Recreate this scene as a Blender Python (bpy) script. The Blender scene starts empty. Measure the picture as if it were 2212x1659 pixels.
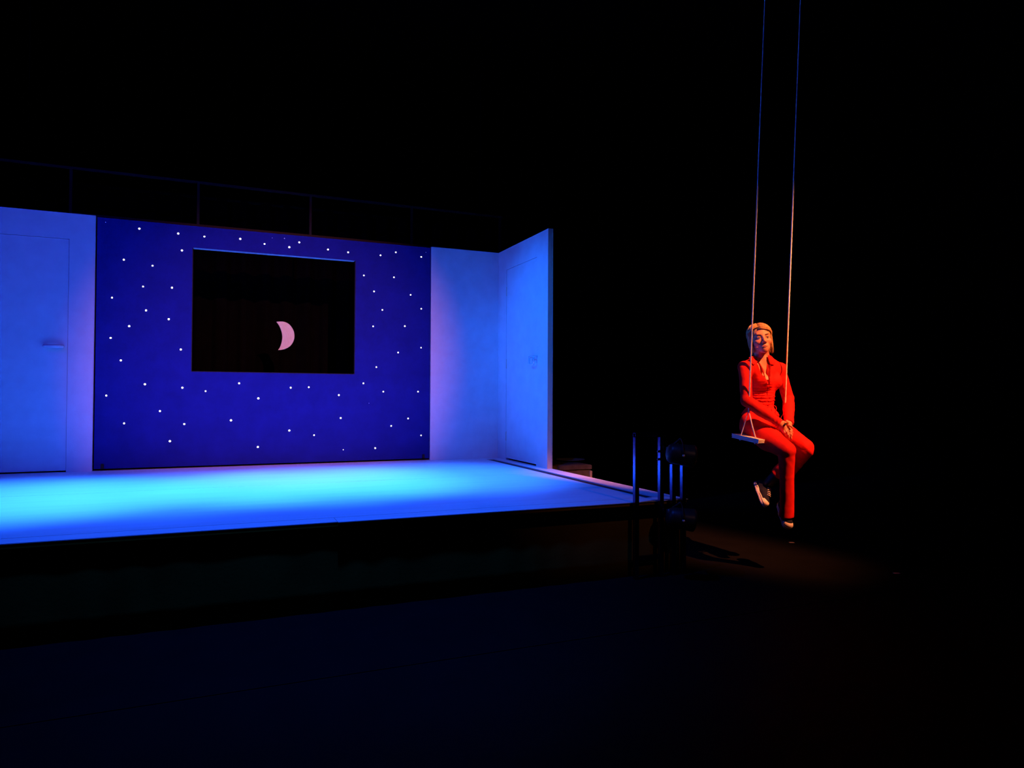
import bpy, bmesh, math, random
import numpy as np
from mathutils import Vector, Matrix, noise
from mathutils.bvhtree import BVHTree
random.seed(7); np.random.seed(7)
sc = bpy.context.scene
C = sc.collection

# ------------------------------------------------------------------ camera
F_PX, CX, CY = 1494.15, 1106.0, 829.5
YAW, PIT, ROL = 0.4064, 0.0167, 0.0049
EYE = Vector((0, 0, 1.19))
FW = Vector((math.sin(YAW)*math.cos(PIT), math.cos(YAW)*math.cos(PIT), math.sin(PIT)))
R0 = Vector((math.cos(YAW), -math.sin(YAW), 0)); U0 = R0.cross(FW)
RT = R0*math.cos(ROL) + U0*math.sin(ROL)
UP = -R0*math.sin(ROL) + U0*math.cos(ROL)
cam = bpy.data.cameras.new('camera'); co = bpy.data.objects.new('camera', cam); C.objects.link(co)
cam.sensor_width = 36; cam.lens = F_PX/2212*36; cam.clip_start = .05; cam.clip_end = 100
co.matrix_world = Matrix(((RT.x, UP.x, -FW.x, EYE.x), (RT.y, UP.y, -FW.y, EYE.y), (RT.z, UP.z, -FW.z, EYE.z), (0, 0, 0, 1)))
sc.camera = co

# survey helpers: read a place in the photograph as a point in the room
def ray(px, py): return FW + RT*((px-CX)/F_PX) - UP*((py-CY)/F_PX)
def P(px, py, d): return EYE + ray(px, py)*d
def onX(px, py, X): r = ray(px, py); return EYE + r*((X-EYE.x)/r.x)
def onY(px, py, Y): r = ray(px, py); return EYE + r*((Y-EYE.y)/r.y)
def onZ(px, py, Z): r = ray(px, py); return EYE + r*((Z-EYE.z)/r.z)

# ------------------------------------------------------------------ world, lights, exposure
w = bpy.data.worlds.new('world'); sc.world = w; w.use_nodes = True
w.node_tree.nodes['Background'].inputs[0].default_value = (0.2, 0.25, 1, 1)
w.node_tree.nodes['Background'].inputs[1].default_value = 0.0003
sc.view_settings.view_transform = 'Standard'; sc.view_settings.look = 'None'
sc.view_settings.exposure = 0; sc.view_settings.gamma = 1; sc.view_settings.use_curve_mapping = False
sc.cycles.use_denoising = True
sc.cycles.max_bounces = 5; sc.cycles.diffuse_bounces = 3; sc.cycles.sample_clamp_indirect = 4

DZ = .493                      # deck height
Y0, X0, H = 7.186, 2.921, 2.3  # back flats, side flat, flat height
XO, YS = 2.972, 3.875
BLUE = (0.014, 0.15, 1.0)
DEEP = (0.06, 0.018, 1.0)
WARM = (1.0, 0.25, 0.085)
def spot(name, loc, tgt, power, color, angle, blend=1.0, size=.06, scale=None):
    l = bpy.data.lights.new(name, 'SPOT'); l.energy = power; l.color = color
    l.spot_size = math.radians(angle); l.spot_blend = blend; l.shadow_soft_size = size
    o = bpy.data.objects.new(name, l); C.objects.link(o); o.location = loc
    d = Vector(tgt) - Vector(loc)
    o.rotation_euler = d.to_track_quat('-Z', 'Y').to_euler()
    if scale: o.scale = (scale[0], scale[1], 1)
    return o
# blue overhead lamps making the bright pool along the deck
for x, y, pw in ((-1.25, 5.5, 4100), (-0.25, 5.55, 2500), (0.75, 5.62, 4300), (1.75, 5.68, 2600)):
    spot('deck_lamp', (x, y-.3, 5.0), (x, y, DZ), pw, BLUE, 36, 1.0, .08)
# blue wash for the flats, from high front left, one for the deck and one for the side flat
spot('wall_lamp', (-3.3, 3.2, 4.0), (0.6, Y0, 1.35), 255, DEEP, 75, 1.0)
spot('deck_wash', (0.5, 3.2, 5.2), (0.5, 4.75, DZ), 1200, (0.01, .09, 1), 72, 1.0)
spot('side_flat_lamp', (-0.6, 4.9, 3.7), (X0, 6.30, 1.80), 720, (0.001, .15, 1), 30, 1.0)
# pink front-of-house lamps: a soft disc on the panel and moon, and a weak one on the right edge of the stage
spot('front_lamp', (2.0, -4.2, 5.2), (0.66, Y0, 1.52), 4300, (1, .24, .26), 18.8, 1.0, .04)
spot('front_spill', (2.42, -1.8, 4.15), (2.7, 5.0, .45), 75, (1, .45, .32), 21, 1.0, .04)
# the warm key lamp on the woman on the swing, from the front right
WC = P(1655, 785, 4.95); KL_ = WC + Vector((1.25, -4.0, 4.8))
spot('key_lamp', KL_, WC, 6300, WARM, 25.5, 1.0, .02)
# added blue fill in place of stage bounce on her, the rope and railing
spot('added_side_fill', (-2.2, 5.0, 2.9), P(1600, 640, 4.9), 130, (0.02, 0.06, 1), 46, 1.0, .05)

# ------------------------------------------------------------------ materials
def mat(name, col, rough=.7, var=0.0, scale=20, bump=0, bscale=200, spec=.3, metal=0, emit=None, estr=0, sheen=0, stretch=None):
    m = bpy.data.materials.new(name); m.use_nodes = True
    nt = m.node_tree; b = nt.nodes['Principled BSDF']
    b.inputs['Base Color'].default_value = (*col, 1); b.inputs['Roughness'].default_value = rough
    b.inputs['Specular IOR Level'].default_value = spec; b.inputs['Metallic'].default_value = metal
    if sheen: b.inputs['Sheen Weight'].default_value = sheen; b.inputs['Sheen Tint'].default_value = (*col, 1)
    tc = nt.nodes.new('ShaderNodeTexCoord'); src = tc.outputs['Object']
    if stretch:
        mp = nt.nodes.new('ShaderNodeMapping'); mp.inputs['Scale'].default_value = stretch
        nt.links.new(src, mp.inputs[0]); src = mp.outputs[0]
    if var:
        n = nt.nodes.new('ShaderNodeTexNoise'); n.inputs['Scale'].default_value = scale; n.inputs['Detail'].default_value = 6
        r = nt.nodes.new('ShaderNodeValToRGB'); nt.links.new(src, n.inputs['Vector']); nt.links.new(n.outputs[0], r.inputs[0])
        r.color_ramp.elements[0].position = .3; r.color_ramp.elements[1].position = .7
        r.color_ramp.elements[0].color = (*[max(0, c*(1-var)) for c in col], 1)
        r.color_ramp.elements[1].color = (*[min(1, c*(1+var)) for c in col], 1)
        nt.links.new(r.outputs[0], b.inputs['Base Color'])
    if bump:
        n = nt.nodes.new('ShaderNodeTexNoise'); n.inputs['Scale'].default_value = bscale; n.inputs['Detail'].default_value = 3
        bp = nt.nodes.new('ShaderNodeBump'); bp.inputs['Strength'].default_value = bump; bp.inputs['Distance'].default_value = .002
        nt.links.new(src, n.inputs['Vector']); nt.links.new(n.outputs[0], bp.inputs['Height']); nt.links.new(bp.outputs[0], b.inputs['Normal'])
    if emit: b.inputs['Emission Color'].default_value = (*emit, 1); b.inputs['Emission Strength'].default_value = estr
    return m
M = dict(
    white=mat('painted_plywood_white', (.78, .78, .80), .75, .05, 6, .25, 90),
    edge=mat('raw_plywood_edge', (.74, .58, .46), .8, .12, 30, .2, 120, stretch=(1, 1, .15)),
    deck=mat('vinyl_deck_white', (.80, .80, .82), .5, .05, 4, .15, 60, spec=.35, stretch=(.4, 3, 1)),
    trim=mat('dark_trim', (.26, .14, .012), .9, .15, 12, spec=.03),
    star=mat('painted_canvas_blue', (.009, .015, .185), .85, .10, 5, .3, 160, spec=.1),
    bulb=mat('star_bulb', (1, .95, .85), .4, emit=(1, .93, .8), estr=6),
    dimbulb=mat('dim_star_bulb', (.4, .5, 1), .4, emit=(.25, .3, 1), estr=.5),
    blk=mat('black_velvet', (.0025, .0025, .0025), .95, .2, 8, .3, 60, spec=.02),
    floor=mat('black_floor', (.0022, .0022, .002), .7, .25, 5, .2, 40, spec=.1),
    track=mat('dark_strip', (.035, .03, .035), .6, .2, 20),
    fascia=mat('fascia_cloth', (.15, .085, .010), .95, .25, 3, .3, 50, spec=.03),
    steel=mat('black_steel', (.012, .012, .012), .4, .15, 30, spec=.25),
    steelblue=mat('bare_steel_tube', (.14, .11, .24), .18, .15, 30, metal=1),
    lens=mat('lamp_lens', (.02, .02, .02), .15, spec=.6),
    brown=mat('painted_timber_brown', (.011, .010, .009), .7, .2, 12),
    moon=mat('moon_card', (.84, .74, .36), .8, .16, 26, .4, 60, stretch=(1.6, 1, .45)),
    rope=mat('cotton_rope', (.84, .78, .72), .85, .12, 60, .12, 300),
    board=mat('swing_board_white', (.86, .82, .74), .6, .06, 30, .2, 90),
    skin=mat('skin', (.64, .27, .165), .5, .06, 30, .15, 300, spec=.35),
    lip=mat('lip', (.56, .20, .15), .45, .05, 60),
    tooth=mat('tooth', (.9, .87, .8), .3),
    eye=mat('eye_white', (.75, .72, .7), .2, spec=.5),
    iris=mat('iris', (.06, .07, .09), .15, spec=.5),
    brow=mat('brow_hair', (.16, .09, .05), .8),
    hair=mat('hair_blond', (.50, .31, .12), .5, .35, 90, .6, 200, spec=.4, stretch=(1, 1, .15)),
    red=mat('velour_red', (.72, .012, .008), .8, .12, 26, .22, 260, spec=.15, sheen=.15),
    redin=mat('velour_red_inside', (.25, .004, .003), .9, .12, 40, spec=.1),
    navy=mat('canvas_navy', (.012, .014, .03), .85, .2, 60, .4, 400, spec=.1),
    rubber=mat('rubber_white', (.80, .72, .62), .55, .08, 50),
    line=mat('sole_line', (.03, .02, .03), .7),
    blackleather=mat('black_strap', (.01, .01, .01), .5),
    case=mat('case_brown', (.14, .11, .08), .8, .3, 12),
    dish=mat('dish_tan', (.55, .42, .32), .6, .1, 12),
    tape=mat('marking_tape', (.5, .42, .33), .8, .1, 30),
)

# ------------------------------------------------------------------ object helpers
def tag(o, label=None, cat=None, group=None, kind=None):
    if label: o['label'] = label
    if cat: o['category'] = cat
    if group: o['group'] = group
    if kind: o['kind'] = kind
    return o
def empty(name, loc=(0, 0, 0), **k):
    o = bpy.data.objects.new(name, None); C.objects.link(o); o.location = loc; o.empty_display_size = .1
    return tag(o, **k)
def link(name, me, m, parent=None, smooth=False):
    """mesh given in room coordinates, linked under parent (parents are never rotated)"""
    off = Vector((0, 0, 0)); p = parent
    while p is not None: off += p.location; p = p.parent
    if not parent:
        n = len(me.vertices); a = np.empty(n*3); me.vertices.foreach_get('co', a); a = a.reshape(-1, 3)
        off = Vector(((a[:, 0].min()+a[:, 0].max())/2, (a[:, 1].min()+a[:, 1].max())/2, a[:, 2].min()))
    me.transform(Matrix.Translation(-off))
    if m: me.materials.append(m)
    if smooth: me.shade_smooth()
    o = bpy.data.objects.new(name, me); C.objects.link(o)
    if parent: o.parent = parent
    else: o.location = off
    return o
class MB:
    def __init__(s): s.b = bmesh.new()
    def box(s, x0, x1, y0, y1, z0, z1, bev=0):
        r = bmesh.ops.create_cube(s.b, size=1)
        for v in r['verts']: v.co = Vector((x0+(v.co.x+.5)*(x1-x0), y0+(v.co.y+.5)*(y1-y0), z0+(v.co.z+.5)*(z1-z0)))
        if bev:
            es = list({e for v in r['verts'] for e in v.link_edges})
            bmesh.ops.bevel(s.b, geom=es, offset=bev, segments=2, affect='EDGES')
        return s
    def obox(s, c, ax, half, bev=0):
        r = bmesh.ops.create_cube(s.b, size=2)
        for v in r['verts']: v.co = c + ax[0]*v.co.x*half[0] + ax[1]*v.co.y*half[1] + ax[2]*v.co.z*half[2]
        if bev:
            es = list({e for v in r['verts'] for e in v.link_edges})
            bmesh.ops.bevel(s.b, geom=es, offset=bev, segments=2, affect='EDGES')
        return s
    def tube(s, pts, r, n=10, cap=True, flat=1.0):
        pts = [Vector(p) for p in pts]; rs = r if isinstance(r, (list, tuple)) else [r]*len(pts)
        rings = []; prev = None
        for i, p in enumerate(pts):
            t = (pts[min(i+1, len(pts)-1)] - pts[max(i-1, 0)]).normalized()
            a = t.orthogonal().normalized() if prev is None else (prev - t*prev.dot(t)).normalized()
            prev = a; b = t.cross(a)
            rings.append([s.b.verts.new(p + (a*math.cos(k*2*math.pi/n) + b*math.sin(k*2*math.pi/n)*flat)*rs[i]) for k in range(n)])
        for i in range(len(rings)-1):
            for k in range(n):
                s.b.faces.new((rings[i][k], rings[i][(k+1) % n], rings[i+1][(k+1) % n], rings[i+1][k]))
        if cap: s.b.faces.new(rings[0][::-1]); s.b.faces.new(rings[-1])
        return s
    def lathe(s, c, axis, prof, n=24):
        axis = Vector(axis).normalized(); a = axis.orthogonal().normalized(); b = axis.cross(a); rings = []
        for h, r in prof:
            rings.append([s.b.verts.new(Vector(c)+axis*h+(a*math.cos(k*2*math.pi/n)+b*math.sin(k*2*math.pi/n))*r) for k in range(n)])
        for i in range(len(rings)-1):
            for k in range(n): s.b.faces.new((rings[i][k], rings[i][(k+1) % n], rings[i+1][(k+1) % n], rings[i+1][k]))
        s.b.faces.new(rings[0][::-1]); s.b.faces.new(rings[-1]); return s
    def prism(s, pts, d):
        pts = [Vector(p) for p in pts]; d = Vector(d)
        A = [s.b.verts.new(p) for p in pts]; B = [s.b.verts.new(p+d) for p in pts]
        s.b.faces.new(A); s.b.faces.new(B[::-1])
        for i in range(len(A)): j = (i+1) % len(A); s.b.faces.new((A[i], B[i], B[j], A[j]))
        return s
    def sphere(s, c, r, n=12, sc3=None):
        q = bmesh.ops.create_uvsphere(s.b, u_segments=n, v_segments=max(6, n//2), radius=r)
        for v in q['verts']:
            if sc3: v.co = Vector((v.co.x*sc3[0], v.co.y*sc3[1], v.co.z*sc3[2]))
            v.co += Vector(c)
        return s
    def build(s, name, m, parent=None, smooth=False):
        bmesh.ops.recalc_face_normals(s.b, faces=s.b.faces[:])
        me = bpy.data.meshes.new(name); s.b.to_mesh(me); s.b.free()
        return link(name, me, m, parent, smooth)

# ================================================================== THE HALL
S1 = onZ(1400, 1358, 0).y
fl = empty('floor', (0, 0, 0), kind='structure')
MB().box(-6, 9.5, -3, S1-.004, -.05, 0).build('floor_panel', M['floor'], fl)
MB().box(-6, 9.5, S1+.004, 12, -.05, 0).build('floor_panel', M['floor'], fl)
MB().box(-6, 9.5, -3, 12, -.10, -.05).build('floor_bed', M['blk'], fl)
tag(MB().box(-6, 9.5, 12, 12.1, 0, 7).build('wall_back', M['blk']), kind='structure')
tag(MB().box(9.5, 9.6, -3, 12, 0, 7).build('wall_right', M['blk']), kind='structure')
tag(MB().box(-6.1, -6, -3, 12, 0, 7).build('wall_left', M['blk']), kind='structure')
tag(MB().box(-6, 9.5, -3, 12, 7, 7.1).build('ceiling', M['blk']), kind='structure')

# ================================================================== STAGE PLATFORM
XL = -2.7; YB = 8.0
plat = empty('stage_platform', ((XL+XO)/2, 5.5, 0), label='low white-topped stage platform lit blue, carrying the white scenery walls', cat='stage')
ys1 = onZ(700, 1120, DZ).y
nose = (onZ(92, 1158, DZ).y + onZ(1300, 1081, DZ).y)/2
seam = (onZ(300, 1061, DZ).y + onZ(900, 1033.5, DZ).y)/2
tx0, tx1 = onZ(1180, 1023.3, DZ).x, onZ(1180, 1018, DZ).x
print('nose', nose, 'seam', seam, 'track', tx0, tx1)
T = .018
# deck sheets: outlines with a slightly wavy seam between them
def wav(x): return seam + .012*math.sin(x*5.1)*math.exp(-((x-.3)/.9)**2) + .004*math.sin(x*2.3+1)
xs = [XL+(tx0-XL)*i/60 for i in range(61)]
def sheet(name, lo, hi, z1):
    mb = MB(); top = []
    A = [mb.b.verts.new((x, lo(x), z1)) for x in xs]; B = [mb.b.verts.new((x, hi(x), z1)) for x in xs]
    A2 = [mb.b.verts.new((x, lo(x), z1-T)) for x in xs]; B2 = [mb.b.verts.new((x, hi(x), z1-T)) for x in xs]
    for i in range(len(xs)-1):
        for q in ((A[i], A[i+1], B[i+1], B[i]), (A2[i], B2[i], B2[i+1], A2[i+1]), (A[i], A2[i], A2[i+1], A[i+1]), (B[i], B[i+1], B2[i+1], B2[i])): mb.b.faces.new(q)
    mb.b.faces.new((A[0], B[0], B2[0], A2[0])); mb.b.faces.new((A[-1], A2[-1], B2[-1], B[-1]))
    return mb.build(name, M['deck'], plat)
sheet('deck_sheet', lambda x: nose+.003, lambda x: wav(x)-.0015, DZ)
sheet('deck_sheet', lambda x: wav(x)+.0015, lambda x: YB, DZ)
XS = onY(729, 1129, YS).x
MB().box(XL, XS, YS, nose-.003, DZ-.004, DZ).build('edge_board', M['deck'], plat)
MB().box(XS+.002, XO, YS-.012, nose-.003, DZ-.004, DZ).build('edge_board', M['deck'], plat)
MB().box(XL, XO-.001, YS+.002, YS+.018, DZ-T-.008, DZ-.0045).build('front_trim', M['trim'], plat)
MB().box(tx0, tx1, nose+.003, Y0-.12, DZ-T-.012, DZ-.008).build('floor_track', M['track'], plat)
MB().box(tx0, tx1, Y0-.12, YB, DZ-T, DZ).build('edge_board', M['deck'], plat)
MB().box(tx1, XO, nose+.003, YB, DZ-T, DZ).build('edge_board', M['deck'], plat)
MB().box(XL, XO-.005, YS+.02, YB, DZ-.12, DZ-T-.012).build('substructure', M['blk'], plat)
# black cloth fascia with soft folds along the front and plain panel on the right side
mb = MB(); nseg = 240; rows = []
for k in range(5):
    z = (DZ-T-.004)*(1-k/4)
    rows.append([mb.b.verts.new((XL+(XO-XL)*i/nseg, YS+.026+.004*(k/4)*math.sin(i*.55+math.sin(i*.13)*2), z)) for i in range(nseg+1)])
for k in range(4):
    for i in range(nseg): mb.b.faces.new((rows[k][i], rows[k][i+1], rows[k+1][i+1], rows[k+1][i]))
fa = mb.build('front_cloth', M['fascia'], plat, True)
sol = fa.modifiers.new('s', 'SOLIDIFY'); sol.thickness = .004
MB().box(XO-.018, XO-.004, YS+.03, YB, 0, DZ-T-.002).build('side_panel', M['fascia'], plat)
for x in (-2.2, -.9, .4, 1.7, 2.85):
    for y in (4.1, 7.6): MB().box(x-.03, x+.03, y-.03, y+.03, 0, DZ-.12).build('leg', M['blk'], plat)
# small screw heads / marks lying on the deck near the right front
# ================================================================== SCENERY FLATS
zb, zt = DZ, DZ+H
TH = .04
XPL, XPR = onY(203, 740, Y0).x, onY(930, 760, Y0).x
XLF = onY(198.5+1.5, 1000, Y0).x
a = onY(150, 520, Y0); b_ = onY(142.5, 1010, Y0)
dl_right = (a.x+b_.x)/2; dl_top = onY(120, 513.5, Y0).z
left = empty('scenery_flat', (-1.8, Y0, DZ), label='white scenery wall with a flush door, at the left of the starry blue panel', cat='scenery wall')
LFR = (onY(207, 470, Y0).x+onY(198, 1015, Y0).x)/2
dl_left = dl_right-.78
MB().box(dl_right, LFR, Y0, Y0+TH, zb, zt).build('flat_panel', M['white'], left)
MB().box(dl_left, dl_right, Y0, Y0+TH, dl_top, zt).build('flat_panel', M['white'], left)
MB().box(XL, dl_left, Y0, Y0+TH, zb, zt).build('flat_panel', M['white'], left)
MB().box(XL, LFR-.002, Y0+TH, Y0+TH+.02, zb, zt-.01).build('light_stop_backing', M['blk'], left)  # added black backing that stops light leaking through the door gaps
def door_slab_Y(x0, x1, z0, z1, parent):
    d = MB().box(x0+.003, x1-.003, Y0+.007, Y0+TH, z0+.014, z1-.003, .002).build('door', M['white'], parent); return d
dL = door_slab_Y(dl_left, dl_right, zb, dl_top, left)
h0, h1 = onY(94, 746.5, Y0-.05), onY(133, 746.5, Y0-.05)
hx0, hx1, hz = h0.x, h1.x, h0.z
# flattened bow handle: bar held off the door by two rounded ends
mb = MB(); pts = [(hx0, Y0+.01, hz), (hx0, Y0-.035, hz), (hx0+.012, Y0-.05, hz), (hx1-.012, Y0-.05, hz), (hx1, Y0-.035, hz), (hx1, Y0+.01, hz)]
mb.tube(pts, .015, 12, flat=.8); mb.build('door_handle', M['white'], dL, True)

right = empty('scenery_flat', (2.5, Y0, DZ), label='narrow plain white scenery wall between the starry blue panel and the corner', cat='scenery wall')
MB().box(XPR+.002, X0, Y0, Y0+TH, zb, zt, .001).build('flat_panel', M['white'], right)

side = empty('scenery_flat', (X0+.02, 6.5, DZ), label='white side wall of the set with a door, turned towards the stage', cat='scenery wall')
YE = (onX(1183, 600, X0).y + onX(1183.5, 1000, X0).y)/2
y_h = onX(1093, 790, X0).y; y_l = onX(1159, 770, X0).y
d_top = onX(1093, 583, X0).z
XB = onY(1194, 760, YE).x
TS = XB-X0
print('YE', YE, 'hinge', y_h, 'latch', y_l, 'top', d_top, 'TS', TS)
MB().box(X0, X0+TS-.012, y_h, Y0+TH, zb, zt).build('flat_panel', M['white'], side)
MB().box(X0, X0+TS-.012, YE+.004, y_l, zb, zt).build('flat_panel', M['white'], side)
MB().box(X0, X0+TS-.012, y_l, y_h, d_top, zt).build('flat_panel', M['white'], side)
MB().box(X0+TS-.012, X0+TS-.002, YE+.01, Y0+TH, zb, zt-.004).build('light_stop_backing', M['blk'], side)  # same added backing, keeping light out of the side door gaps
MB().box(X0-.0005, X0+TS-.010, YE, YE+.004, zb, zt).build('end_strip', M['edge'], side)
MB().box(X0+TS-.008, X0+TS, YE-.001, YE+.010, zb, zt).build('end_strip', M['edge'], side)
dR = MB().box(X0+.004, X0+TS-.012, y_l+.001, y_h-.004, zb+.02, d_top-.004, .001).build('door', M['white'], side)
for py in (630, 786, 942):
    z = onX(1093, py, X0).z; MB().box(X0-.002, X0+.006, y_h-.009, y_h-.001, z-.05, z+.05, .001).build('hinge', M['edge'], dR)
hc = onX(1148, 779, X0-.04); hh = .045
mb = MB(); hz1, hz0 = hc.z+.038, hc.z-.038; xh = X0-.042
mb.tube([(xh, hc.y-.05, hz1), (xh, hc.y-.055, hz0+.01), (xh, hc.y-.045, hz0), (xh, hc.y+.045, hz0), (xh, hc.y+.055, hz0+.01), (xh, hc.y+.05, hz1)], [.008, .009, .012, .012, .009, .008], 10)
mb.tube([(X0+.006, hc.y-.05, hz1), (xh-.004, hc.y-.05, hz1)], .010, 10).tube([(X0+.006, hc.y+.05, hz1), (xh-.004, hc.y+.05, hz1)], .010, 10).tube([(xh, hc.y-.05, hz1), (xh, hc.y+.05, hz1)], .006, 8)
mb.build('door_handle', M['white'], dR, True)

# ================================================================== STARRY PANEL
YP = Y0+.012
pl = (onY(211.8, 470, YP).x + onY(203.8, 835, YP).x)/2
pt = (onY(210, 469, YP).z + onY(925, 535, YP).z)/2
pb = DZ+.018
wl, wr = (onY(417, 560, YP).x+onY(413.5, 780, YP).x)/2, (onY(767, 600, YP).x+onY(766, 780, YP).x)/2
wt, wb = (onY(417, 534.5, YP).z+onY(767, 563, YP).z)/2, (onY(413, 802.5, YP).z+onY(766, 808, YP).z)/2
print('panel', pl, XPR, pb, pt, 'win', wl, wr, wb, wt)
panel = empty('starry_panel', ((pl+XPR)/2, YP, pb), label='large dark blue panel dotted with small white star lights, window opening in it', cat='panel')
TP = .03
bd = MB().box(pl, wl, YP, YP+TP, pb, pt).box(wr, XPR-.004, YP, YP+TP, pb, pt).box(wl, wr, YP, YP+TP, pb, wb).box(wl, wr, YP, YP+.006, wt, pt).build('board', M['star'], panel)
MB().box(wl, wr, YP+.006, YP+.085, wt, wt+.016, .002).build('lintel', M['white'], panel)
MB().box(wl-.003, wl+.0025, YP-.002, YP+TP+.003, wb, wt-.004).build('window_edge', M['brown'], panel)
MB().box(wr-.0025, wr+.003, YP-.002, YP+TP+.003, wb, wt-.004).build('window_edge', M['brown'], panel)
MB().box(wl, wr, YP-.002, YP+TP+.003, wb-.003, wb+.003).build('window_edge', M['brown'], panel)
for px, py in ((221, 1010), (914.5, 989)):
    c = onY(px, py, YP); c.z = max(c.z, pb+.002)
    MB().box(c.x-.012, c.x+.012, YP-.012, YP+.004, pb, pb+.045, .002).build('guide_bracket', M['brown'], panel)
STARS = [(301,494,3),(385,504.5,3),(441.5,511,2.6),(519,516,3),(571.5,527,2.4),(625,534,3),(646.5,523.5,2.6),(708.5,539,2.6),(752,545,2.6),(822,551.5,2.3),(855,545,2.3),(910,555,2.3),
 (393,541,3),(267.5,561,2.8),(329.5,574,2.6),(309,619,2.6),(371.5,621.5,2.8),(242,643,2.6),(315.5,670.5,2.9),(364.5,689.5,3.1),(279,704.5,3),(239,730,2.8),(390.5,755,3),(261,778.5,2.9),(313,830,3.1),
 (394,837.5,3),(444,845,2.4),(516.5,828,2.8),(558,860.5,3.1),(628,837.5,2.7),(667,836.5,2.4),(732,853.5,2.6),(785,828,2.5),(828,846,2.3),(903,846,2.2),(813,793,2.3),(860,761.5,2.3),(909.5,751,1.9),
 (806,705,2.3),(874.5,704.5,2.4),(826,669.5,2.2),(910,667,2.1),(887,637,2.1),(808,629.5,2.3),(851,599,2.2),(786,595,2.3),(229.5,854.5,2.7),(345.5,888,2.9),(268,914.5,2.7),(398,916,2.9),(499,908,3.2),
 (367,953,3.2),(557,965.5,3),(625,930,3),(678.5,940,2.3),(736,903,2.7),(810.5,968,2.5),(845,920,2.3),(881.5,904,2.3),(909.5,940.5,2.1),(741.5,971.5,1)]
DIM = [(228, 480, 1.2), (614.5, 515, 1.6), (588, 514, 1.1), (920, 545, 1.2), (797, 871, 1)]
for lst, mm in ((STARS, 'bulb'), (DIM, 'dimbulb')):
    for (px, py, r) in lst:
        c = onY(px, py, YP-.001); dep = (c-EYE).dot(FW)
        MB().sphere(c, r*.64*dep/F_PX, 12, (1, .5, 1)).build('star_light', M[mm], panel, True)
# track and rail above and behind the panel
zr = zt+.012
tr = empty('panel_track', (.6, Y0+.12, zt), label='thin dark brown timber bar running along the top of the starry panel', cat='beam')
MB().box(LFR-.2, X0-.3, Y0+.112, Y0+.137, zr-.03, zr+.022, .002).build('bar', M['brown'], tr)
for x in (LFR-.12, XPR+.2):
    MB().box(x-.015, x+.015, Y0+.138, Y0+.165, DZ, zr).build('upright', M['blk'], tr)

YR = Y0+.45
rl = empty('gallery_railing', (1, YR, DZ), label='faint dark railing with thin posts rising above and behind the back wall', cat='railing')
A, B = onY(92, 355.5, YR), onY(1083, 470, YR)
ztop = (A.z+B.z)/2
MB().box(-2.4, B.x+.012, YR-.012, YR+.012, ztop-.012, ztop+.012).build('top_rail', M['brown'], rl)
for px in (153, 428.5, 671, 889.5, 1080):
    x = onY(px, 430, YR).x; MB().box(x-.012, x+.012, YR-.012, YR+.012, zt-.09, ztop-.012).build('post', M['brown'], rl)

MB().box(-2.4, B.x+.012, YR-.012, YR+.012, zt-.115, zt-.09).build('bottom_rail', M['blk'], rl)
for x in (-2.385, LFR-.3, XPR+.3, B.x): MB().box(x-.012, x+.012, YR-.012, YR+.012, DZ, zt-.115).build('support', M['blk'], rl)

# black drape hung behind the window opening
mb = MB(); n = 160; YD = Y0+1.35; r0 = []; r1 = []
for i in range(n+1):
    x = -2.0+5.4*i/n; y = YD+.05*math.sin(i*.9)+.02*math.sin(i*2.3)
    r0.append(mb.b.verts.new((x, y, 0.02))); r1.append(mb.b.verts.new((x, y, 3.4)))
for i in range(n): mb.b.faces.new((r0[i], r0[i+1], r1[i+1], r1[i]))
dr = mb.build('black_drape', M['blk'], None, True); tag(dr, 'black masking drape hanging behind the moon, seen through the window opening', 'drape')
sol = dr.modifiers.new('s', 'SOLIDIFY'); sol.thickness = .004
tag(MB().tube([(-2.0, YD, 3.41), (3.4, YD, 3.41)], .02, 10).tube([(-1.8, YD, 3.41), (-1.8, YD, 7)], .006, 6).tube([(3.2, YD, 3.41), (3.2, YD, 7)], .006, 6).build('drape_bar', M['blk'], None, True),
    'black bar above the set from which the masking drape hangs', 'bar')

# crescent moon
YM = Y0+.3
outer = [(597, 695.2), (604, 694.6), (611.5, 694.8), (619, 697), (626, 701.8), (631.5, 709), (635, 717.5), (636, 727), (634.5, 735.5), (630, 744), (623.5, 750), (615, 754), (607, 755.8), (600.8, 756)]
inner = [(604.8, 750), (607.6, 742), (609.3, 734), (609.6, 726), (608.6, 718), (606.5, 711), (603.6, 704.5), (600.5, 699.5)]
moon = empty('crescent_moon', onY(617, 756, YM), label='pink-lit crescent moon cut-out hanging in the window of the starry panel', cat='moon')
def smooth_line(pts, n=6):
    out = []
    for i in range(len(pts)-1):
        p0, p1, p2, p3 = [Vector((*pts[max(0, min(len(pts)-1, i+k))], 0)) for k in (-1, 0, 1, 2)]
        for j in range(n):
            t = j/n; q = .5*((2*p1)+(p2-p0)*t+(2*p0-5*p1+4*p2-p3)*t*t+(3*p1-p0-3*p2+p3)*t**3); out.append((q.x, q.y))
    return out+[pts[-1]]
ol = smooth_line(outer) + smooth_line([outer[-1]]+inner+[outer[0]])[1:-1]
MB().prism([onY(x, y, YM) for x, y in ol], (0, .018, 0)).build('moon_card', M['moon'], moon)
nt = M['moon'].node_tree; ctr = onY(588, 726, YM)-moon.location
mp = nt.nodes.new('ShaderNodeMapping'); mp.inputs['Location'].default_value = (-ctr.x, 0, -ctr.z)
wv = nt.nodes.new('ShaderNodeTexWave'); wv.wave_type = 'RINGS'; wv.rings_direction = 'SPHERICAL'; wv.inputs['Scale'].default_value = 34; wv.inputs['Distortion'].default_value = 5; wv.inputs['Detail'].default_value = 3
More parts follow.
